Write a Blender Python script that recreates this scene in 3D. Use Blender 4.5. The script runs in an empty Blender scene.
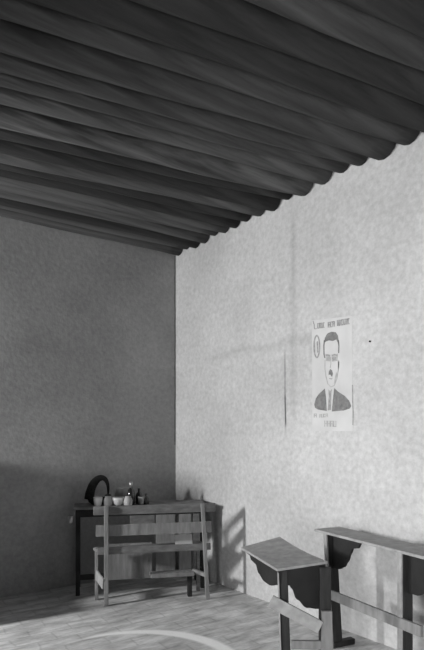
import bpy, bmesh, math, random
from mathutils import Vector, Matrix
random.seed(7)
S = bpy.context.scene
COL = S.collection

# ------------------------------------------------------------------ camera
F = 547.0                      # focal length in pixels of the 424 x 650 frame
H = 1.35                       # eye height
YAW = math.radians(36.04)
cam_d = bpy.data.cameras.new('camera'); cam = bpy.data.objects.new('camera', cam_d); COL.objects.link(cam)
cam.location = (0, 0, H); cam.rotation_euler = (math.pi/2, 0, -YAW)
cam_d.sensor_width = 36; cam_d.sensor_fit = 'AUTO'; cam_d.lens = 36*F/650; cam_d.shift_y = 110/650
cam_d.clip_start = 0.05
S.camera = cam

# room size: the bright wall is x = RX, the dim wall is y = RY
RX, RY, LX, NY, CZ = 2.968, 4.705, -1.30, -1.6, 3.34

# ------------------------------------------------------------------ world, lights, exposure
w = bpy.data.worlds.new('world'); S.world = w; w.use_nodes = True
bgn = w.node_tree.nodes['Background']; bgn.inputs[0].default_value = (.8, .8, .8, 1); bgn.inputs[1].default_value = 0.5

def area(name, loc, aim, sx, sy, watts, spread=180):
    d = bpy.data.lights.new(name, 'AREA'); d.shape = 'RECTANGLE'; d.size = sx; d.size_y = sy; d.energy = watts
    d.spread = math.radians(spread)
    o = bpy.data.objects.new(name, d); COL.objects.link(o); o.location = loc
    o.rotation_euler = (Vector(aim)-Vector(loc)).to_track_quat('-Z', 'Y').to_euler()
    return o
# daylight through the small high window in the opposite wall
area('window_daylight', (-1.60, 4.37, 1.60), (2.6, 4.0, 0.9), 0.20, 0.42, 132)
# daylight through the open doorway behind and left of the camera
area('doorway_daylight', (-1.76, 0.10, 1.12), (2.9, 1.3, 1.0), 0.9, 1.9, 190)

S.view_settings.view_transform = 'Standard'; S.view_settings.look = 'None'
S.view_settings.gamma = 1.0; S.view_settings.use_curve_mapping = False
S.view_settings.exposure = 0.10

# ------------------------------------------------------------------ helpers
FW = Vector((math.sin(YAW), math.cos(YAW), 0)); RT = Vector((math.cos(YAW), -math.sin(YAW), 0))
def cw(lat, dep, z):           # metres right of / in front of the eye -> world
    return FW*dep + RT*lat + Vector((0, 0, z))
def wr(px, py, off=0.0):       # point of the bright wall seen at a pixel
    u = (px-212)/F; d = RX/(FW.x + u*RT.x)
    p = FW*d + RT*(u*d); return Vector((RX-off, p.y, H + (435-py)*d/F))
def wl(px, py, off=0.0):       # point of the dim wall
    u = (px-212)/F; d = RY/(FW.y + u*RT.y)
    p = FW*d + RT*(u*d); return Vector((p.x, RY-off, H + (435-py)*d/F))

def mat(name, g, g2=None, scale=6, rough=.85, stretch=(1, 1, 1), bump=.0, detail=6, spec=.25, bscale=None):
    m = bpy.data.materials.new(name); m.use_nodes = True
    n, l = m.node_tree.nodes, m.node_tree.links; b = n['Principled BSDF']
    b.inputs['Roughness'].default_value = rough; b.inputs['Specular IOR Level'].default_value = spec
    g2 = g if g2 is None else g2
    tc = n.new('ShaderNodeTexCoord'); mp = n.new('ShaderNodeMapping'); mp.inputs['Scale'].default_value = stretch
    l.new(tc.outputs['Object'], mp.inputs[0])
    nz = n.new('ShaderNodeTexNoise'); nz.inputs['Scale'].default_value = scale; nz.inputs['Detail'].default_value = detail
    l.new(mp.outputs[0], nz.inputs['Vector'])
    cr = n.new('ShaderNodeValToRGB'); cr.color_ramp.elements[0].position = .3; cr.color_ramp.elements[1].position = .7
    cr.color_ramp.elements[0].color = (g, g, g, 1); cr.color_ramp.elements[1].color = (g2, g2, g2, 1)
    l.new(nz.outputs['Fac'], cr.inputs[0]); l.new(cr.outputs[0], b.inputs['Base Color'])
    if bump:
        nb = n.new('ShaderNodeTexNoise'); nb.inputs['Scale'].default_value = bscale or scale*4; nb.inputs['Detail'].default_value = 5
        l.new(mp.outputs[0], nb.inputs['Vector'])
        bp = n.new('ShaderNodeBump'); bp.inputs['Strength'].default_value = bump; bp.inputs['Distance'].default_value = .02
        l.new(nb.outputs['Fac'], bp.inputs['Height']); l.new(bp.outputs[0], b.inputs['Normal'])
    return m

def math_node(n, l, op, a, b=None, clamp=False):
    x = n.new('ShaderNodeMath'); x.operation = op; x.use_clamp = clamp
    for k, v in ((0, a), (1, b)):
        if v is None: continue
        if isinstance(v, (int, float)): x.inputs[k].default_value = v
        else: l.new(v, x.inputs[k])
    return x.outputs[0]

def wall_mat(name, lo, hi, stains):
    """lime-washed plaster: broad blotches, fine mottle, plus worn marks (axis, centre, half-widths, amount)"""
    m = mat(name, lo, hi, scale=1.3, rough=.95, detail=8, bump=.12, bscale=30, spec=.1)
    n, l = m.node_tree.nodes, m.node_tree.links; b = n['Principled BSDF']
    base = b.inputs['Base Color'].links[0].from_socket
    tc = next(x for x in n if x.type == 'TEX_COORD')
    f = n.new('ShaderNodeTexNoise'); f.inputs['Scale'].default_value = 26; f.inputs['Detail'].default_value = 8; f.inputs['Roughness'].default_value = .7
    l.new(tc.outputs['Object'], f.inputs['Vector'])
    fr = n.new('ShaderNodeMapRange'); fr.inputs[1].default_value = .3; fr.inputs[2].default_value = .7; fr.inputs[3].default_value = .80; fr.inputs[4].default_value = 1.12
    l.new(f.outputs['Fac'], fr.inputs[0]); fac = fr.outputs[0]
    wv = n.new('ShaderNodeTexNoise'); wv.inputs['Scale'].default_value = 2.5; wv.inputs['Detail'].default_value = 6
    l.new(tc.outputs['Object'], wv.inputs['Vector'])
    wob = math_node(n, l, 'MULTIPLY', math_node(n, l, 'SUBTRACT', wv.outputs['Fac'], .5), .12)
    sp = n.new('ShaderNodeSeparateXYZ'); l.new(tc.outputs['Object'], sp.inputs[0])
    for (ax, c, hw, z0, z1, amt) in stains:      # ax: 'Y'/'X' vertical mark at c between z0..z1 ; 'Z' level mark at height c between y0..y1
        if ax == 'Z': main, other = 'Z', stains_axis(name)
        else: main, other = ax, 'Z'
        a = math_node(n, l, 'ADD', sp.outputs[main], wob if ax == 'Z' else math_node(n, l, 'MULTIPLY', wob, .3))
        d = math_node(n, l, 'ABSOLUTE', math_node(n, l, 'SUBTRACT', a, c))
        t = math_node(n, l, 'SUBTRACT', 1.0, math_node(n, l, 'DIVIDE', d, hw), clamp=True)
        mid, half = (z0+z1)/2, abs(z1-z0)/2
        e = math_node(n, l, 'ABSOLUTE', math_node(n, l, 'SUBTRACT', sp.outputs[other], mid))
        e = math_node(n, l, 'MULTIPLY', math_node(n, l, 'SUBTRACT', 1.0, math_node(n, l, 'DIVIDE', e, half), clamp=True), 3.0, clamp=True)
        k = math_node(n, l, 'MULTIPLY', math_node(n, l, 'MULTIPLY', t, e), amt)
        fac = math_node(n, l, 'MULTIPLY', fac, math_node(n, l, 'SUBTRACT', 1.0, k))
    mx = n.new('ShaderNodeVectorMath'); mx.operation = 'SCALE'
    l.new(base, mx.inputs[0]); l.new(fac, mx.inputs['Scale']); l.new(mx.outputs[0], b.inputs['Base Color'])
    return m
def stains_axis(name): return 'Y' if 'bright' in name else 'X'

def box(bm, lo, hi):
    lo, hi = Vector(lo), Vector(hi)
    m = Matrix.Translation((lo+hi)/2) @ Matrix.Diagonal((*(hi-lo), 1))
    bmesh.ops.create_cube(bm, size=1, matrix=m)
def bar(bm, p0, p1, w, t, side=None):
    """straight timber from p0 to p1; w is its width along `side`, t its thickness across"""
    p0, p1 = Vector(p0), Vector(p1); ax = (p1-p0); L = ax.length; ax.normalize()
    s = Vector(side) if side is not None else (Vector((0, 0, 1)) if abs(ax.z) < .8 else RT)
    s = (s-ax*s.dot(ax)).normalized(); u = ax.cross(s)
    M = Matrix((s, u, ax)).transposed().to_4x4(); M.translation = (p0+p1)/2
    bmesh.ops.create_cube(bm, size=1, matrix=M @ Matrix.Diagonal((w, t, L, 1)))
def prism(bm, pts, nrm, th):
    """flat outline pts given thickness th along nrm"""
    n = Vector(nrm).normalized()*th
    a = [bm.verts.new(Vector(p)) for p in pts]; b = [bm.verts.new(Vector(p)+n) for p in pts]
    bm.faces.new(a); bm.faces.new(list(reversed(b)))
    for i in range(len(pts)):
        j = (i+1) % len(pts); bm.faces.new((a[j], a[i], b[i], b[j]))
def lathe(bm, c, prof, seg=20):
    c = Vector(c); rings = []
    for r, z in prof:
        rings.append([bm.verts.new(c+Vector((r*math.cos(2*math.pi*k/seg), r*math.sin(2*math.pi*k/seg), z))) for k in range(seg)])
    for a, b in zip(rings, rings[1:]):
        for k in range(seg): bm.faces.new((a[k], a[(k+1) % seg], b[(k+1) % seg], b[k]))
    bm.faces.new(list(reversed(rings[0]))); bm.faces.new(rings[-1])
def tube(bm, pts, rad, seg=10):
    pts = [Vector(p) for p in pts]; rings = []
    for i, p in enumerate(pts):
        t = (pts[min(i+1, len(pts)-1)]-pts[max(i-1, 0)]).normalized()
        s = t.cross(Vector((.3, .5, .8))).normalized(); u = t.cross(s)
        r = rad[i] if isinstance(rad, (list, tuple)) else rad
        rings.append([bm.verts.new(p+(s*math.cos(2*math.pi*k/seg)+u*math.sin(2*math.pi*k/seg))*r) for k in range(seg)])
    for a, b in zip(rings, rings[1:]):
        for k in range(seg): bm.faces.new((a[k], a[(k+1) % seg], b[(k+1) % seg], b[k]))
    bm.faces.new(list(reversed(rings[0]))); bm.faces.new(rings[-1])

def build(name, bm, m, parent=None, bevel=0, smooth=False, origin=None):
    bmesh.ops.recalc_face_normals(bm, faces=bm.faces)
    o0 = Vector((0, 0, 0))
    if parent is not None: o0 = Vector(parent['_o'])
    elif origin is not None: o0 = Vector(origin)
    bmesh.ops.translate(bm, verts=bm.verts, vec=-o0)
    if smooth:
        for f in bm.faces: f.smooth = True
    me = bpy.data.meshes.new(name); bm.to_mesh(me); bm.free()
    for x in (m if isinstance(m, list) else [m]): me.materials.append(x)
    o = bpy.data.objects.new(name, me); COL.objects.link(o)
    if parent is not None: o.parent = parent; o['_o'] = parent['_o']
    else: o.location = o0; o['_o'] = tuple(o0)
    if bevel:
        b = o.modifiers.new('bevel', 'BEVEL'); b.width = bevel; b.segments = 2; b.limit_method = 'ANGLE'
    return o
def tag(o, label, cat, group=None):
    o['label'] = label; o['category'] = cat
    if group: o['group'] = group
    return o
def thing(name, label, cat, loc, group=None):
    o = bpy.data.objects.new(name, None); COL.objects.link(o); o.location = loc; o['_o'] = tuple(loc)
    o.empty_display_size = .1
    return tag(o, label, cat, group)
def struct(name, bm, m, **k):
    o = build(name, bm, m, **k); o['kind'] = 'structure'; return o
BM = bmesh.new

# ------------------------------------------------------------------ materials
y_crack = wr(285, 400).y; y_seam = wr(293, 300).y
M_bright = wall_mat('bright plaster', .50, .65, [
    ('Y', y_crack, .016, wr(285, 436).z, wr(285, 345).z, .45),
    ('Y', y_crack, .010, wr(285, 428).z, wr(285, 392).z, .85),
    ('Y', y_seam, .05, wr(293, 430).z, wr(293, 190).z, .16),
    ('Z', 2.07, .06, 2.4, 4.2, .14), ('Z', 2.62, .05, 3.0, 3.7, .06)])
M_shaded = wall_mat('shaded plaster', .35, .47, [('Z', 2.1, .12, 1.0, 2.2, .06)])  # same plaster made darker, the wall's shade put into its colour
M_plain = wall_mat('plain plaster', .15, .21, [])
M_log = []
for k, (a, b) in enumerate([(.026, .075), (.042, .11), (.015, .04), (.02, .14)]):
    M_log.append(mat('bark %d' % k, a, b, scale=2.5, rough=.9, stretch=(.35, 7, 7), bump=.5, bscale=5))
M_slab = mat('roof boards', .02, .04, scale=5, rough=.95)
M_desk = mat('pale worn wood', .28, .42, scale=7, rough=.6, stretch=(3, 3, 3), bump=.1)
M_desk2 = mat('grey worn wood', .20, .30, scale=8, rough=.65, stretch=(4, 4, 1), bump=.12)
M_dark = mat('dark painted wood', .018, .03, scale=9, rough=.6, bump=.08)
M_leg = mat('brown leg wood', .022, .04, scale=9, rough=.6, stretch=(6, 6, 1), bump=.1)
M_bench = mat('bench wood', .14, .25, scale=6, rough=.75, stretch=(2, 2, 5), bump=.15)
M_bench2 = mat('bench wood lighter', .20, .33, scale=6, rough=.75, stretch=(5, 5, 1), bump=.15)
M_bdark = mat('old dark wood', .02, .04, scale=7, rough=.8, bump=.2)
M_paper = mat('poster paper', .56, .68, scale=5, rough=.9)
M_sheet = mat('loose paper', .55, .7, scale=12, rough=.8)
M_ink = mat('printed ink', .15, .27, scale=30, rough=.9)
M_inkm = mat('worn ink', .25, .42, scale=40, rough=.9)
M_inkl = mat('faded ink', .36, .5, scale=35, rough=.9)
M_wick = mat('dark wicker', .015, .035, scale=40, rough=.8, bump=.5)
M_white = mat('glazed ceramic', .85, .9, scale=4, rough=.25, spec=.6)
M_grey = mat('dull clay', .38, .55, scale=9, rough=.6)
M_glassd = mat('dark bottle glass', .02, .04, scale=4, rough=.12, spec=.8)
M_tin = mat('tin', .55, .65, scale=8, rough=.3); M_tin.node_tree.nodes['Principled BSDF'].inputs['Metallic'].default_value = .8

# ------------------------------------------------------------------ floor
def floor_mat():
    m = mat('worn floor bricks', .56, .76, scale=2.2, rough=.85, detail=8, bump=.2, bscale=25)
    n, l = m.node_tree.nodes, m.node_tree.links; b = n['Principled BSDF']
    base = b.inputs['Base Color'].links[0].from_socket
    tc = next(x for x in n if x.type == 'TEX_COORD')
    # rows of bricks, joints mostly filled with dust
    mp = n.new('ShaderNodeMapping'); mp.inputs['Rotation'].default_value = (0, 0, math.radians(4)); l.new(tc.outputs['Object'], mp.inputs[0])
    wn = n.new('ShaderNodeTexNoise'); wn.inputs['Scale'].default_value = 5; l.new(tc.outputs['Object'], wn.inputs['Vector'])
    ad = n.new('ShaderNodeVectorMath'); ad.operation = 'MULTIPLY_ADD'; ad.inputs[1].default_value = (.05, .05, 0)
    l.new(wn.outputs['Color'], ad.inputs[0]); l.new(mp.outputs[0], ad.inputs[2])
    br = n.new('ShaderNodeTexBrick'); br.inputs['Scale'].default_value = 1
    br.inputs['Brick Width'].default_value = .27; br.inputs['Row Height'].default_value = .135
    br.inputs['Mortar Size'].default_value = .012; br.inputs['Mortar Smooth'].default_value = 1.0
    br.inputs['Color1'].default_value = (.92, .92, .92, 1); br.inputs['Color2'].default_value = (1.04, 1.04, 1.04, 1); br.inputs['Mortar'].default_value = (.80, .80, .80, 1)
    l.new(ad.outputs[0], br.inputs['Vector'])
    # scuffed streaks
    mp2 = n.new('ShaderNodeMapping'); mp2.inputs['Scale'].default_value = (2.2, 7, 1); mp2.inputs['Rotation'].default_value = (0, 0, math.radians(-14))
    l.new(tc.outputs['Object'], mp2.inputs[0])
    st = n.new('ShaderNodeTexNoise'); st.inputs['Scale'].default_value = 1.6; st.inputs['Detail'].default_value = 9; st.inputs['Roughness'].default_value = .65
    l.new(mp2.outputs[0], st.inputs['Vector'])
    sr = n.new('ShaderNodeMapRange'); sr.inputs[1].default_value = .32; sr.inputs[2].default_value = .62; sr.inputs[3].default_value = .48; sr.inputs[4].default_value = 1.08
    l.new(st.outputs['Fac'], sr.inputs[0])
    m1 = n.new('ShaderNodeVectorMath'); m1.operation = 'MULTIPLY'; l.new(base, m1.inputs[0]); l.new(br.outputs['Color'], m1.inputs[1])
    m2 = n.new('ShaderNodeVectorMath'); m2.operation = 'SCALE'; l.new(m1.outputs[0], m2.inputs[0]); l.new(sr.outputs[0], m2.inputs['Scale'])
    # pale crescent in the floor colour
    def disc(c, r, soft):
        c = cw(c[0], c[1], 0)
        sb = n.new('ShaderNodeVectorMath'); sb.operation = 'DISTANCE'; sb.inputs[1].default_value = c
        l.new(tc.outputs['Object'], sb.inputs[0])
        return math_node(n, l, 'DIVIDE', math_node(n, l, 'SUBTRACT', r, sb.outputs['Value']), soft, clamp=True)
    a = disc((-.43, 3.16), .645, .03); i = disc((-.50, 3.07), .66, .03)
    k = math_node(n, l, 'MULTIPLY', math_node(n, l, 'MULTIPLY', a, math_node(n, l, 'SUBTRACT', 1.0, i)), .9)
    mx = n.new('ShaderNodeMix'); mx.data_type = 'RGBA'; l.new(k, mx.inputs['Factor'])
    l.new(m2.outputs[0], mx.inputs['A']); mx.inputs['B'].default_value = (.96, .96, .96, 1)
    l.new(mx.outputs['Result'], b.inputs['Base Color'])
    return m
bm = BM(); box(bm, (LX-.5, NY-.2, -.1), (RX+.2, RY+.2, 0)); struct('floor', bm, floor_mat())

# ------------------------------------------------------------------ walls and ceiling
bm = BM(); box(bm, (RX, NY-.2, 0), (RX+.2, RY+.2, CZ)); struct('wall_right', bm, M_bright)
bm = BM(); box(bm, (LX-.5, RY, 0), (RX, RY+.2, CZ)); struct('wall_back', bm, M_shaded)
bm = BM(); box(bm, (LX-.5, NY-.2, 0), (RX, NY, CZ)); struct('wall_front', bm, M_plain)
WY0, WY1, WZ0, WZ1 = 4.15, 4.62, 1.28, 1.95          # window opening
DY0, DY1, DZ1 = -.35, .55, 2.15                       # doorway
bm = BM(); a, b = LX-.5, LX
box(bm, (a, NY, 0), (b, DY0, CZ)); box(bm, (a, DY0, DZ1), (b, DY1, CZ)); box(bm, (a, DY1, 0), (b, WY0, CZ))
box(bm, (a, WY0, 0), (b, WY1, WZ0)); box(bm, (a, WY0, WZ1), (b, WY1, CZ)); box(bm, (a, WY1, 0), (b, RY, CZ))
struct('wall_left', bm, M_plain)
bm = BM(); box(bm, (LX-.5, NY-.2, CZ), (RX+.2, RY+.2, CZ+.12)); struct('ceiling', bm, M_slab)

# unseen door leaf, added to keep doorway light off the far corner
bm = BM(); bar(bm, (LX+.02, DY1+.02, 1.05), (LX+.80, DY1+.38, 1.05), 2.06, .04, (0, 0, 1)); struct('added_light_blocker', bm, M_bdark, bevel=.004)

# unseen block left of the frame, added to shade the dim wall and floor
bm = BM(); box(bm, (.66, 4.30, 0), (.84, RY, 1.19)); box(bm, (.66, 4.08, 0), (.84, 4.33, .46)); struct('added_shade_block', bm, M_plain)

# round logs laid side by side under the roof
near = [3.305, 3.135, 2.985, 2.774, 2.603, 2.445, 2.285, 2.084]          # joints between the logs along the bright wall
joints = [RY+.01]
while joints[-1] > 3.305+.22: joints.append(joints[-1]-random.uniform(.145, .175))
joints += near
while joints[-1] > -.6: joints.append(joints[-1]-random.uniform(.175, .215))
ys = []; th = 0.0
for k, (j0, j1) in enumerate(zip(joints, joints[1:])):
    y = (j0+j1)/2; ys.append((y, (j0-j1)/2*1.04, min(y+(RX-LX)*math.tan(math.radians(th)), RY-.09), th)); th = min(10.5, th+1.2)
for i, (y, r, yl, th) in enumerate(ys):
    nxt = ys[i+1][2] if i+1 < len(ys) else yl-.17
    ra = max(r, (yl-nxt)/2*1.03) if i else r*1.1
    bm = BM(); pts = []; rad = []; N = 26
    bend = random.uniform(-.012, .012); tap = random.uniform(-.07, .07); zc = 3.146+.088+random.uniform(-.012, .014)
    ph = random.uniform(0, 6)
    for k in range(N+1):
        t = k/N; x = LX+.005+(RX-.01-LX)*t
        pts.append((x, yl+(y-yl)*t+bend*math.sin(math.pi*t)+.004*math.sin(9*t+ph), zc+(ra-r)*(1-t)+.006*math.sin(6*t+ph)))
        rad.append((ra+(r-ra)*t)*(1+(tap*(t-.5) if i > 8 else 0))*(1+.03*math.sin(17*t+ph)+random.uniform(-.012, .012)))
    tube(bm, pts, rad, 14)
    pale = False
    m = M_log[random.choice((0, 1, 0, 1, 2)) if y > 2.1 else (2, 0, 2)[i % 3]]
    o = build('ceiling_log', bm, m, smooth=True, origin=(RX, y, zc))
    if i == 0: tag(o, 'dark ceiling log lying along the top of the dim wall without a poster', 'log', 'round logs of the ceiling')
    elif sum(q[0] > y for q in ys if q[0] < 3.0) == 0 and y < 3.0:
        o.data.materials[0] = M_log[3]; tag(o, 'log with pale scarred bark beside the dark gap in the ceiling', 'log', 'round logs of the ceiling')
    else: tag(o, 'dark round log among the side by side logs that make the ceiling', 'log', 'round logs of the ceiling')

# corner crack as a thin dark strip, recess shade put into its colour
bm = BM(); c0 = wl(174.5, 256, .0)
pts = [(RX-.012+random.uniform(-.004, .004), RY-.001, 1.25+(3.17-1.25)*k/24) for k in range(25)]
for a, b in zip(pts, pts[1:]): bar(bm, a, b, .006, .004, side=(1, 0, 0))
struct('corner_crack_strip', bm, mat('corner crack shade', .06, .2, scale=20))

# ------------------------------------------------------------------ poster on the bright wall
PO = wr(332, 431)
po = thing('poster', 'pale poster with printed portrait of a man in dark suit, pasted on bright wall', 'poster', PO)
def wpoly(bm, pix, off, th=.0006, mi=0):
    n0 = len(bm.faces)
    prism(bm, [wr(x, y, off) for x, y in pix], (-1, 0, 0), th)
    bm.faces.ensure_lookup_table()
    for f in bm.faces[n0:]: f.material_index = mi
def wline(bm, pix, wd, off, mi=0):
    """ink stroke of pixel half-width wd through pix"""
    up, dn = [], []
    for i, (x, y) in enumerate(pix):
        x0, y0 = pix[max(i-1, 0)]; x1, y1 = pix[min(i+1, len(pix)-1)]
        dx, dy = x1-x0, y1-y0; q = math.hypot(dx, dy) or 1
        up.append((x-dy/q*wd, y+dx/q*wd)); dn.append((x+dy/q*wd, y-dx/q*wd))
    wpoly(bm, up+dn[::-1], off, mi=mi)
bm = BM(); wpoly(bm, [(312, 320.5), (352, 316), (353, 431), (312.5, 431)], .0003, .001)
build('paper_sheet', bm, M_paper, po)
O1 = .0016
# portrait: hair, face shading, collar, suit
bm = BM()
wpoly(bm, [(314.5, 404), (316, 398.5), (319, 394), (325, 388.5), (326.2, 397), (327, 411), (318, 409.5), (315, 407.5)], O1)
wpoly(bm, [(334.5, 388), (338, 391.5), (345, 396), (349.5, 401), (351.5, 406), (350, 408.5), (344, 410.5), (332, 411.5), (333, 400)], O1)
wpoly(bm, [(328.5, 389.5), (330.5, 391), (332, 389), (331.5, 394), (331.2, 410), (327.8, 410.5), (329, 396)], O1, mi=1)
build('printed_suit', bm, [M_ink, M_inkm], po)
bm = BM()
wpoly(bm, [(324.5, 343), (325, 338), (327.5, 333.5), (331.5, 331.8), (336, 332.3), (338, 335.5), (339, 343), (338.2, 343), (336.5, 339.5), (333, 341), (329, 340.5), (326, 341.5)], O1)
wline(bm, [(324.6, 340), (324, 346), (324.2, 354), (325, 358)], .6, O1)
wline(bm, [(338.4, 340), (339, 346), (338.8, 353)], .6, O1)
build('printed_hair', bm, M_ink, po)
bm = BM()
wline(bm, [(326, 355.5), (328, 355), (330, 356)], .7, O1); wline(bm, [(332, 355.5), (335, 354.5), (337.5, 355.5)], .7, O1)
wpoly(bm, [(326.8, 357.5), (329.5, 357.5), (329, 360.5), (327.2, 360)], O1); wpoly(bm, [(332.2, 357.5), (336.3, 357.2), (335.8, 360), (332.8, 360.3)], O1)
wline(bm, [(331, 357), (331, 364), (330.3, 368)], .35, O1, mi=1)
wpoly(bm, [(329, 371.5), (330.5, 369), (332.3, 370.5), (333.2, 374), (332.2, 377), (330.3, 374.5), (328.7, 375)], O1, mi=2)
wline(bm, [(329.5, 378.5), (331.5, 379), (332.5, 378.2)], .45, O1)
wline(bm, [(325.2, 360), (325, 368), (326, 376), (328, 384), (331, 387), (334.5, 385.5), (337, 379), (338.4, 370), (338.8, 360)], .4, O1, mi=1)
wpoly(bm, [(338.2, 361), (339.6, 362), (339.4, 368), (338.2, 370)], O1, mi=1)
wpoly(bm, [(336.5, 372), (337.5, 374), (336, 381), (334, 384), (335, 378)], O1, mi=1)
wpoly(bm, [(325.6, 354), (330.6, 354.6), (330.4, 361.5), (326.2, 361)], O1-.0004, mi=1); wpoly(bm, [(331.6, 354.6), (338.2, 353.6), (337.6, 361), (332.2, 361.6)], O1-.0004, mi=1)
build('printed_face', bm, [M_inkm, M_inkl, M_ink], po)
# oval emblem with an upright bar
bm = BM(); N = 28; cx, cy = 317, 346.5
for k in range(N):
    a0, a1 = 2*math.pi*k/N, 2*math.pi*(k+1)/N
    q = [(cx+3.5*math.cos(a0), cy+11.8*math.sin(a0)), (cx+3.5*math.cos(a1), cy+11.8*math.sin(a1)),
         (cx+2.1*math.cos(a1), cy+9.9*math.sin(a1)), (cx+2.1*math.cos(a0), cy+9.9*math.sin(a0))]
    wpoly(bm, q, O1)
wpoly(bm, [(316.8, 342), (318.2, 341), (318.6, 352), (317.4, 353)], O1+.0002)
wpoly(bm, [(313.6, 343), (315.2, 343), (315.4, 352), (313.9, 351)], O1+.0003)
build('oval_emblem', bm, M_inkm, po)
# three words of heavy headline capitals, too worn to read, and two short lines below
def glyphs(bm, x0, x1, yc0, yc1, h, cnt, wd=.42):
    for k in range(cnt):
        t = (k+.5)/cnt; x = x0+(x1-x0)*t; y = yc0+(yc1-yc0)*t; g = (x1-x0)/cnt*.36; hh = h/2
        wline(bm, [(x-g, y-hh), (x-g, y+hh)], wd, O1)
        c = random.choice((0, 1, 2, 3))
        if c != 1: wline(bm, [(x+g, y-hh), (x+g, y+hh)], wd*.8, O1+.0001)
        if c in (0, 2): wline(bm, [(x-g, y), (x+g, y)], wd*.8, O1+.0002)
        if c in (1, 2): wline(bm, [(x-g, y-hh+.4), (x+g, y-hh+.4)], wd*.8, O1+.0003)
        if c in (1, 3): wline(bm, [(x-g, y+hh-.4), (x+g, y+hh-.4)], wd*.8, O1+.0004)
def word(name, m, *a):
    bm = BM(); glyphs(bm, *a); build(name, bm, m, po)
bm = BM(); wline(bm, [(313.2, 321), (314.4, 325), (314.6, 329), (317, 328.6)], .5, O1); build('headline_mark', bm, M_inkm, po)
word('headline_word', M_inkm, 317.6, 325, 326, 325, 5.4, 4, .6); word('headline_word', M_inkm, 328.2, 335, 325, 323.8, 5.6, 3, .6); word('headline_word', M_inkm, 337.5, 350, 323.2, 321, 5.8, 6, .75)
word('footer_letter', M_inkl, 314, 317, 415.5, 415.5, 4, 1, .5); word('footer_word', M_inkl, 319.5, 328, 416, 415.2, 3.6, 4, .4); word('footer_word', M_inkl, 324.5, 336.5, 423.5, 424, 6, 4, .5)
bm = BM(); wline(bm, [(352.6, 385), (352.8, 400), (353.2, 412), (353, 425)], .45, O1)
build('lifted_edge', bm, M_inkm, po)
# nail in the wall to the right of the poster
bm = BM(); p = wr(370.5, 341.5); tube(bm, [p+Vector((.0, 0, 0)), p+Vector((-.012, 0, 0))], .0055, 8)
tag(build('nail', bm, M_bdark, origin=p), 'small dark nail head in the bright wall right of the poster', 'nail')

# ------------------------------------------------------------------ near left desk: short, warped top on scalloped boards
def scallop(bm, p0, p1, drops, th, nrm, z0=0, z1=0):
    """board hanging under the line p0-p1 whose lower edge follows drops [(s, drop)]"""
    p0, p1 = Vector(p0), Vector(p1)
    top = [p0, p1]; low = [p0.lerp(p1, s)-Vector((0, 0, d)) for s, d in reversed(drops)]
    prism(bm, top+low, nrm, th)
def smooth_drops(ctrl, n=4):
    out = []
    for (s0, d0), (s1, d1) in zip(ctrl, ctrl[1:]):
        for k in range(n):
            t = k/n; e = t*t*(3-2*t); out.append((s0+(s1-s0)*t, d0+(d1-d0)*e))
    return out+[ctrl[-1]]
def slab(bm, A, B, C, D, th, n=8, sag=0):
    """four-cornered warped board"""
    g = []
    for i in range(n+1):
        row = []
        for j in range(n+1):
            u, v = i/n, j/n
            p = (A*(1-u)+B*u)*(1-v)+(D*(1-u)+C*u)*v
            row.append(p-Vector((0, 0, sag*math.sin(math.pi*u)*v)))
        g.append(row)
    T = [[bm.verts.new(p) for p in r] for r in g]; U = [[bm.verts.new(p-Vector((0, 0, th))) for p in r] for r in g]
    for i in range(n):
        for j in range(n):
            bm.faces.new((T[i][j], T[i+1][j], T[i+1][j+1], T[i][j+1])); bm.faces.new((U[i][j], U[i][j+1], U[i+1][j+1], U[i+1][j]))
    for i in range(n):
        bm.faces.new((T[i+1][0], T[i][0], U[i][0], U[i+1][0])); bm.faces.new((T[i][n], T[i+1][n], U[i+1][n], U[i][n]))
        bm.faces.new((T[0][i], T[0][i+1], U[0][i+1], U[0][i])); bm.faces.new((T[n][i+1], T[n][i], U[n][i], U[n][i+1]))

lf, fr, rt, bk = cw(.180, 3.39, .655), cw(.340, 2.86, .65), cw(.62, 2.93, .674), cw(.43, 3.47, .706)
dA = thing('school_desk', 'short school desk with pale warped top, in front of the longer school desk', 'desk', cw(.49, 2.9, 0))
bm = BM(); slab(bm, lf, fr, rt, bk, .014, sag=.012); build('desk_top', bm, M_desk, dA, bevel=.002)
ln = (fr-lf).normalized(); ac = Vector((ln.y, -ln.x, 0)); ac = ac if ac.dot(RT) > 0 else -ac
d14 = Vector((0, 0, .0145))
bm = BM(); scallop(bm, lf+ac*.012-d14+ln*.02, fr+ac*.012-d14-ln*.02, smooth_drops([(0, .006), (.18, .012), (.24, .035), (.38, .042), (.46, .082), (.62, .108), (.78, .108), (1, .078)]), .02, ac)
build('side_bracket', bm, M_dark, dA, bevel=.002)
e4 = (rt-fr).normalized(); nb = Vector((-e4.y, e4.x, 0)); nb = nb if nb.dot(FW) > 0 else -nb
bm = BM(); scallop(bm, fr+nb*.012-d14+e4*.012, rt+nb*.012-d14-e4*.006, smooth_drops([(0, .04), (.06, .072), (.24, .088), (.3, .11), (.4, .17), (.6, .222), (.85, .238), (1, .24)]), .02, nb)
build('front_apron', bm, M_dark, dA, bevel=.002)
def leg(name, top, foot, w, t, m, parent, side):
    b = BM(); bar(b, foot, top, w, t, side); return build(name, b, m, parent, bevel=.003)
A1t, A1f = cw(.372, 2.895, .634), cw(.395, 2.89, .0)
A2t, A2f = cw(.600, 2.905, .648), cw(.598, 2.905, .0)
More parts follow.
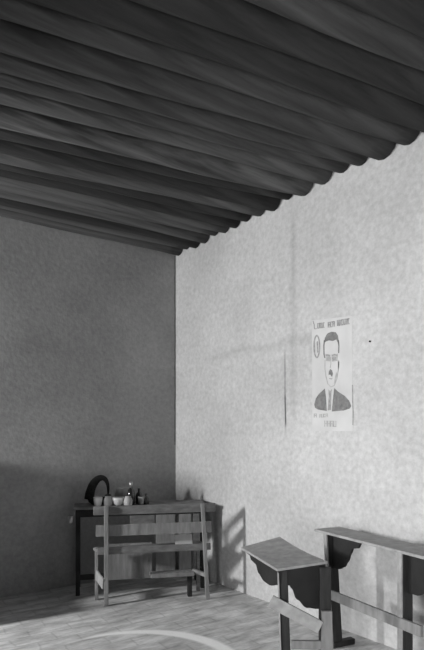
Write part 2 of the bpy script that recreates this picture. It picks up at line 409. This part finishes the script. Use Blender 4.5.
# dark uprights: pale strip paints the first's lit edge, second has grey face
leg('leg', A1t, A1f, .052, .030, M_leg, dA, RT); leg('leg', A2t-Vector((0,0,.0)), A2f, .060, .035, M_leg, dA, RT)
bm = BM(); bar(bm, cw(.347, 2.872, .628), cw(.366, 2.867, 0), .006, .03, RT); build('lit_edge_grey_face', bm, M_desk, dA, bevel=.002)
bm = BM(); bar(bm, cw(.60, 2.862, .43), cw(.60, 2.862, 0), .055, .02, RT); build('lit_edge_grey_face', bm, M_desk2, dA, bevel=.002)
bm = BM(); bar(bm, cw(.306, 2.862, .482), cw(.565, 2.85, .348), .066, .016, (0, 0, 1)); build('stretcher', bm, M_desk, dA, bevel=.002)
bm = BM(); bar(bm, cw(.42, 2.885, .245), cw(.575, 2.885, .243), .045, .02, (0, 0, 1)); build('lower_rail', bm, M_desk2, dA, bevel=.002)
bm = BM(); bar(bm, cw(.36, 2.9, .02), cw(.66, 2.9, .02), .04, .07, (0, 0, 1)); build('foot_board', bm, M_leg, dA, bevel=.003)

# ------------------------------------------------------------------ longer desk against the bright wall
LB = (RT*.445-FW*.895); AB = (RT*.895+FW*.445)             # along and across the desk
tip = cw(.665, 3.56, .739)
dB = thing('school_desk', 'long narrow school desk with scalloped brackets, standing close against the bright wall', 'desk', tip+LB*.6+AB*.11-Vector((0, 0, .739)))
bm = BM(); slab(bm, tip, tip+LB*1.28, tip+LB*1.28+AB*.205, tip+AB*.205, .016)
build('desk_top', bm, M_desk, dB, bevel=.002)
for s in (.105, .735):
    top = tip+LB*s+AB*.05-Vector((0, 0, .0165)); foot = Vector((top.x, top.y, 0))+(RT*.04 if s < .3 else Vector((0, 0, 0)))
    o = leg('leg', top, foot, .072, .03, M_leg, dB, AB)
    b = BM(); bar(b, foot-AB*.042, top-AB*.042, .03, .010, LB); build('lit_edge_grey_face', b, M_desk, o, bevel=.001)  # pale strip on the leg: light on its edge put into the colour
    b = BM(); p0 = top+LB*.0155; scallop(b, p0, p0+LB*.255, smooth_drops([(0, .215), (.25, .212), (.42, .19), (.55, .15), (.66, .095), (.74, .06), (.92, .05), (1, .022)], 3), .018, AB)
    build('bracket', b, M_dark, dB, bevel=.002)
    b = BM(); q = Vector((foot.x, foot.y, .02)); bar(b, q-AB*.04, q+AB*(.13 if s < .3 else .2), .035, .045, (0, 0, 1)); build('foot_board', b, M_leg, dB, bevel=.003)
b = BM(); q0 = tip-Vector((0, 0, .385))+AB*.004; bar(b, q0+LB*.17, q0+LB*.885, .058, .018, (0, 0, 1))
st = build('stretcher', b, M_desk2, dB, bevel=.002)

# ------------------------------------------------------------------ slatted bench in the corner
PL, PR = cw(-.835, 4.32, 0), cw(-.035, 4.50, 0)
EB = (PR-PL).normalized(); NB = Vector((-EB.y, EB.x, 0))
def up(v, z): return Vector((v.x, v.y, z))
bn = thing('slatted_bench', 'old wooden bench with three slats across its tall posts, standing in the room corner', 'bench', (PL+PR)/2)
def L2(px, d): return cw((px-212)/F*d, d, 0)
leg('post', up(PL, .79), PL, .034, .030, M_bench2, bn, EB)
leg('post', up(PR, .79)-EB*.045, PR, .030, .030, M_bench2, bn, EB)
rl, rr = cw(-.945, 4.48, 0), PR+NB*.26-EB*.03
leg('rear_leg', up(rl, .43), rl, .028, .028, M_bench2, bn, EB); leg('rear_leg', up(rr, .43), rr, .03, .03, M_bench, bn, EB)
for z0, z1, a, c, mm in ((.715, .785, -.10, .05, M_bench), (.545, .635, -.08, .035, M_bench2), (.40, .455, -.07, .03, M_bench)):
    bm = BM(); zc = (z0+z1)/2; bar(bm, up(PL, zc)+EB*a+NB*.028, up(PR, zc)+EB*c+NB*.028+EB*(.02 if z0 > .7 else 0), z1-z0, .02, (0, 0, 1)); build('slat', bm, mm, bn, bevel=.003)
bm = BM(); slab(bm, up(PL, .425)+EB*(-.04)+NB*.04, up(PR, .425)+EB*.0+NB*.04, up(PR, .425)+NB*.29, up(PL, .425)+NB*.20-EB*.10, .022)
build('seat', bm, M_bench, bn, bevel=.003)
bm = BM(); bar(bm, up(PL, .175)-EB*.022-NB*.012, up(rl, .21)-NB*.02, .085, .014, (0, 0, 1)); build('side_stretcher', bm, M_desk, bn, bevel=.002)
bm = BM(); bar(bm, up(PL, .195)+EB*.36+NB*.12, up(PR, .195)-EB*.10+NB*.12, .03, .12, (0, 0, 1)); build('foot_rail', bm, M_bench2, bn, bevel=.003)
bm = BM(); bar(bm, up(PR, 0)-EB*.13+NB*.12, up(PR, .18)-EB*.13+NB*.12, .035, .05, EB); build('rail_block', bm, M_bdark, bn, bevel=.003)
bm = BM(); bar(bm, up(PR, .21)-EB*.1+NB*.13, up(PR, .19)+NB*.02, .03, .03, (0, 0, 1)); build('rail_brace', bm, M_bench2, bn, bevel=.003)

# ------------------------------------------------------------------ boarded desk right behind the bench
DD = NB*.16
QL, QR = cw(-1.10, 4.50, 0), PR+EB*.04+NB*.33
QL = QR-EB*1.10
dk = thing('boarded_desk', 'dark wooden desk with upright front boards and small vessels on top, behind the slatted bench', 'desk', (QL+QR)/2+NB*.16)
TZ = .745
bm = BM(); slab(bm, up(QL, TZ)-EB*.02-NB*.02, up(QR, TZ)+EB*.02-NB*.02, up(QR, TZ)+EB*.02+NB*.30, up(QL, TZ)-EB*.02+NB*.30, .022); build('desk_top', bm, M_bench, dk, bevel=.003)
bm = BM(); bar(bm, up(QL, TZ-.055), up(QR, TZ-.055), .062, .02, (0, 0, 1)); build('apron', bm, M_bdark, dk, bevel=.002)
for q in (QL+EB*.015, QR-EB*.015, QL+EB*.015+NB*.27, QR-EB*.015+NB*.27): leg('leg', up(q+NB*.012, TZ-.022), q+NB*.012, .035, .035, M_bdark, dk, EB)
def atpx(px):                                   # distance along the board front
    u = (px-212)/F; a, b = QL-NB*.012, EB
    # (a+s*b) . (RT-u*FW) = 0
    k = RT-FW*u; return -(a.dot(k))/(b.dot(k))
for x0, x1, mm in ((107, 152, M_bench2), (156, 175, M_bench2), (179, 191, M_bench2), (193, 199, M_bench)):
    s0, s1 = atpx(x0), atpx(x1); c = QL-NB*.012+EB*(s0+s1)/2
    bm = BM(); bar(bm, up(c, .12), up(c, .425 if x0 == 107 else TZ-.085), s1-s0, .014, EB); build('front_board', bm, mm, dk, bevel=.002)
c = QL-NB*.012+EB*(atpx(130)+atpx(154.5))/2
bm = BM(); bar(bm, up(c, .56), up(c, TZ-.085), atpx(154.5)-atpx(130), .014, EB); build('front_board', bm, M_bench, dk, bevel=.002)
bm = BM(); bar(bm, up(QL, .15)+NB*.01, up(QR, .15)+NB*.01, .045, .018, (0, 0, 1)); build('bottom_rail', bm, M_bdark, dk, bevel=.002)
# paper wedged behind the middle slat
bm = BM(); z = .47; c0 = PL+EB*.565+NB*.09; slab(bm, up(c0, .428), up(c0+EB*.145, .428), up(c0+EB*.145+NB*.03, .505), up(c0+NB*.03, .508), -.012, 3)
tag(build('paper_bundle', bm, M_sheet, origin=c0+Vector((0, 0, .428))), 'pale folded paper lying on the bench seat behind the lower slats', 'paper')

# ------------------------------------------------------------------ the vessels on the desk
def on(px, back):                               # point on the desk top
    s = atpx(px); p = QL+EB*s+NB*back; 
    # correct for depth so that the vessel stays on that line of sight
    u = (px-212)/F; k = RT-FW*u; p = p-EB*(p.dot(k)/EB.dot(k)); return up(p, TZ)
p = on(98.5, .165)
bk_ = thing('basket', 'dark basket with a thick arched handle at the left end of the desk top', 'basket', p)
bm = BM(); lathe(bm, p+Vector((0, 0, .0005)), [(.055, 0), (.085, .02), (.095, .05), (.098, .055), (.088, .055), (.08, .03), (.04, .015)], 22); build('basket_bowl', bm, M_wick, bk_, smooth=True)
bm = BM(); pts = []; rad = []
for k in range(17):
    a = math.pi*(.0+.98*k/16); x = -.080*math.cos(a)+.014*math.sin(a); z = .045+.185*math.sin(a)**.8 if math.sin(a) > 0 else .045
    pts.append(p+EB*(x+.012*math.sin(a))+Vector((0, 0, z))); rad.append(.042-.035*(k/16)**1.2)
tube(bm, pts, rad, 10); build('handle', bm, M_wick, bk_, smooth=True)
def vessel(name, label, cat, px, back, prof, m, group=None, extra=None):
    prof = [(r*1.35, z*1.4) for r, z in prof]
    if extra: extra = (extra[0], [(r*1.35, z*1.4) for r, z in extra[1]], extra[2])
    q = on(px, back)+Vector((0, 0, .0005))
    if extra is None:
        b = BM(); lathe(b, q, prof, 20); return tag(build(name, b, m, smooth=True, origin=q), label, cat, group)
    t = thing(name, label, cat, q, group); b = BM(); lathe(b, q, prof, 20); build('body', b, m, t, smooth=True)
    nm, pr, mm = extra; b = BM(); lathe(b, q, pr, 16); build(nm, b, mm, t, smooth=True); return t
cup = [(.016, 0), (.022, .006), (.027, .035), (.029, .055), (.026, .055), (.022, .02), (.01, .012)]
jar = [(.024, 0), (.033, .008), (.036, .04), (.03, .06), (.022, .068), (.024, .076)]
bot = [(.022, 0), (.026, .01), (.026, .07), (.02, .09), (.010, .105), (.010, .135)]
t = vessel('cup', 'small white cup standing inside the curve of the basket handle', 'cup', 98, .02, cup, M_white)
vessel('jar', 'squat grey jar at the front edge of the desk, just right of the basket', 'jar', 108, .02, [(r*.8, z*.8) for r, z in jar], M_grey, extra=('lid', [(.02, .061), (.021, .068), (.005, .072)], M_bdark))
vessel('bowl', 'white rounded bowl in the middle of the vessels, between jar and bottle', 'bowl', 118, .03, [(.018, 0), (.03, .01), (.04, .035), (.041, .05), (.037, .05), (.03, .02), (.01, .012)], M_white)
vessel('pot', 'grey clay pot standing behind the white rounded bowl', 'pot', 123, .20, [(.03, 0), (.05, .02), (.056, .055), (.045, .08), (.04, .09), (.046, .098)], M_grey)
vessel('bottle', 'tall dark bottle with a pale cap, tallest of the vessels right of the basket', 'bottle', 131, .06, bot, M_glassd, extra=('cap', [(.0115, .105), (.012, .14), (.004, .143)], M_tin))
vessel('jar', 'dull grey jar in front of the tall dark bottle', 'jar', 128, -.0, [(r*.8, z*.75) for r, z in jar], M_grey)
vessel('bottle', 'short dark bottle just right of the tall capped one', 'bottle', 139, .10, [(r*.9, z*.72) for r, z in bot], M_glassd)
vessel('cup', 'small pale cup near the right end of the row of vessels', 'cup', 141.5, .05, [(r*.8, z*.9) for r, z in cup], M_grey)
vessel('bottle', 'small dark bottle, last on the right of the row of vessels', 'bottle', 146, .05, [(r*.8, z*.5) for r, z in bot], M_glassd)
# tin cup hung on the left end of the desk
q = up(QL, 0)-EB*.045-NB*.0; hz = .615
tc_ = thing('tin_cup', 'bright tin cup hanging from the left end of the desk', 'cup', up(q, hz))
bm = BM(); lathe(bm, up(q, hz), [(.018, 0), (.021, .004), (.022, .055), (.019, .055), (.016, .008)], 18); build('body', bm, M_tin, tc_, smooth=True)
bm = BM(); tube(bm, [up(q, hz+.05)+EB*.02, up(q, hz+.065)+EB*.03, up(q, hz+.085)+EB*.034], .003, 8); build('hook', bm, M_tin, tc_, smooth=True)

for o in list(bpy.data.objects):
    if '_o' in o: del o['_o']
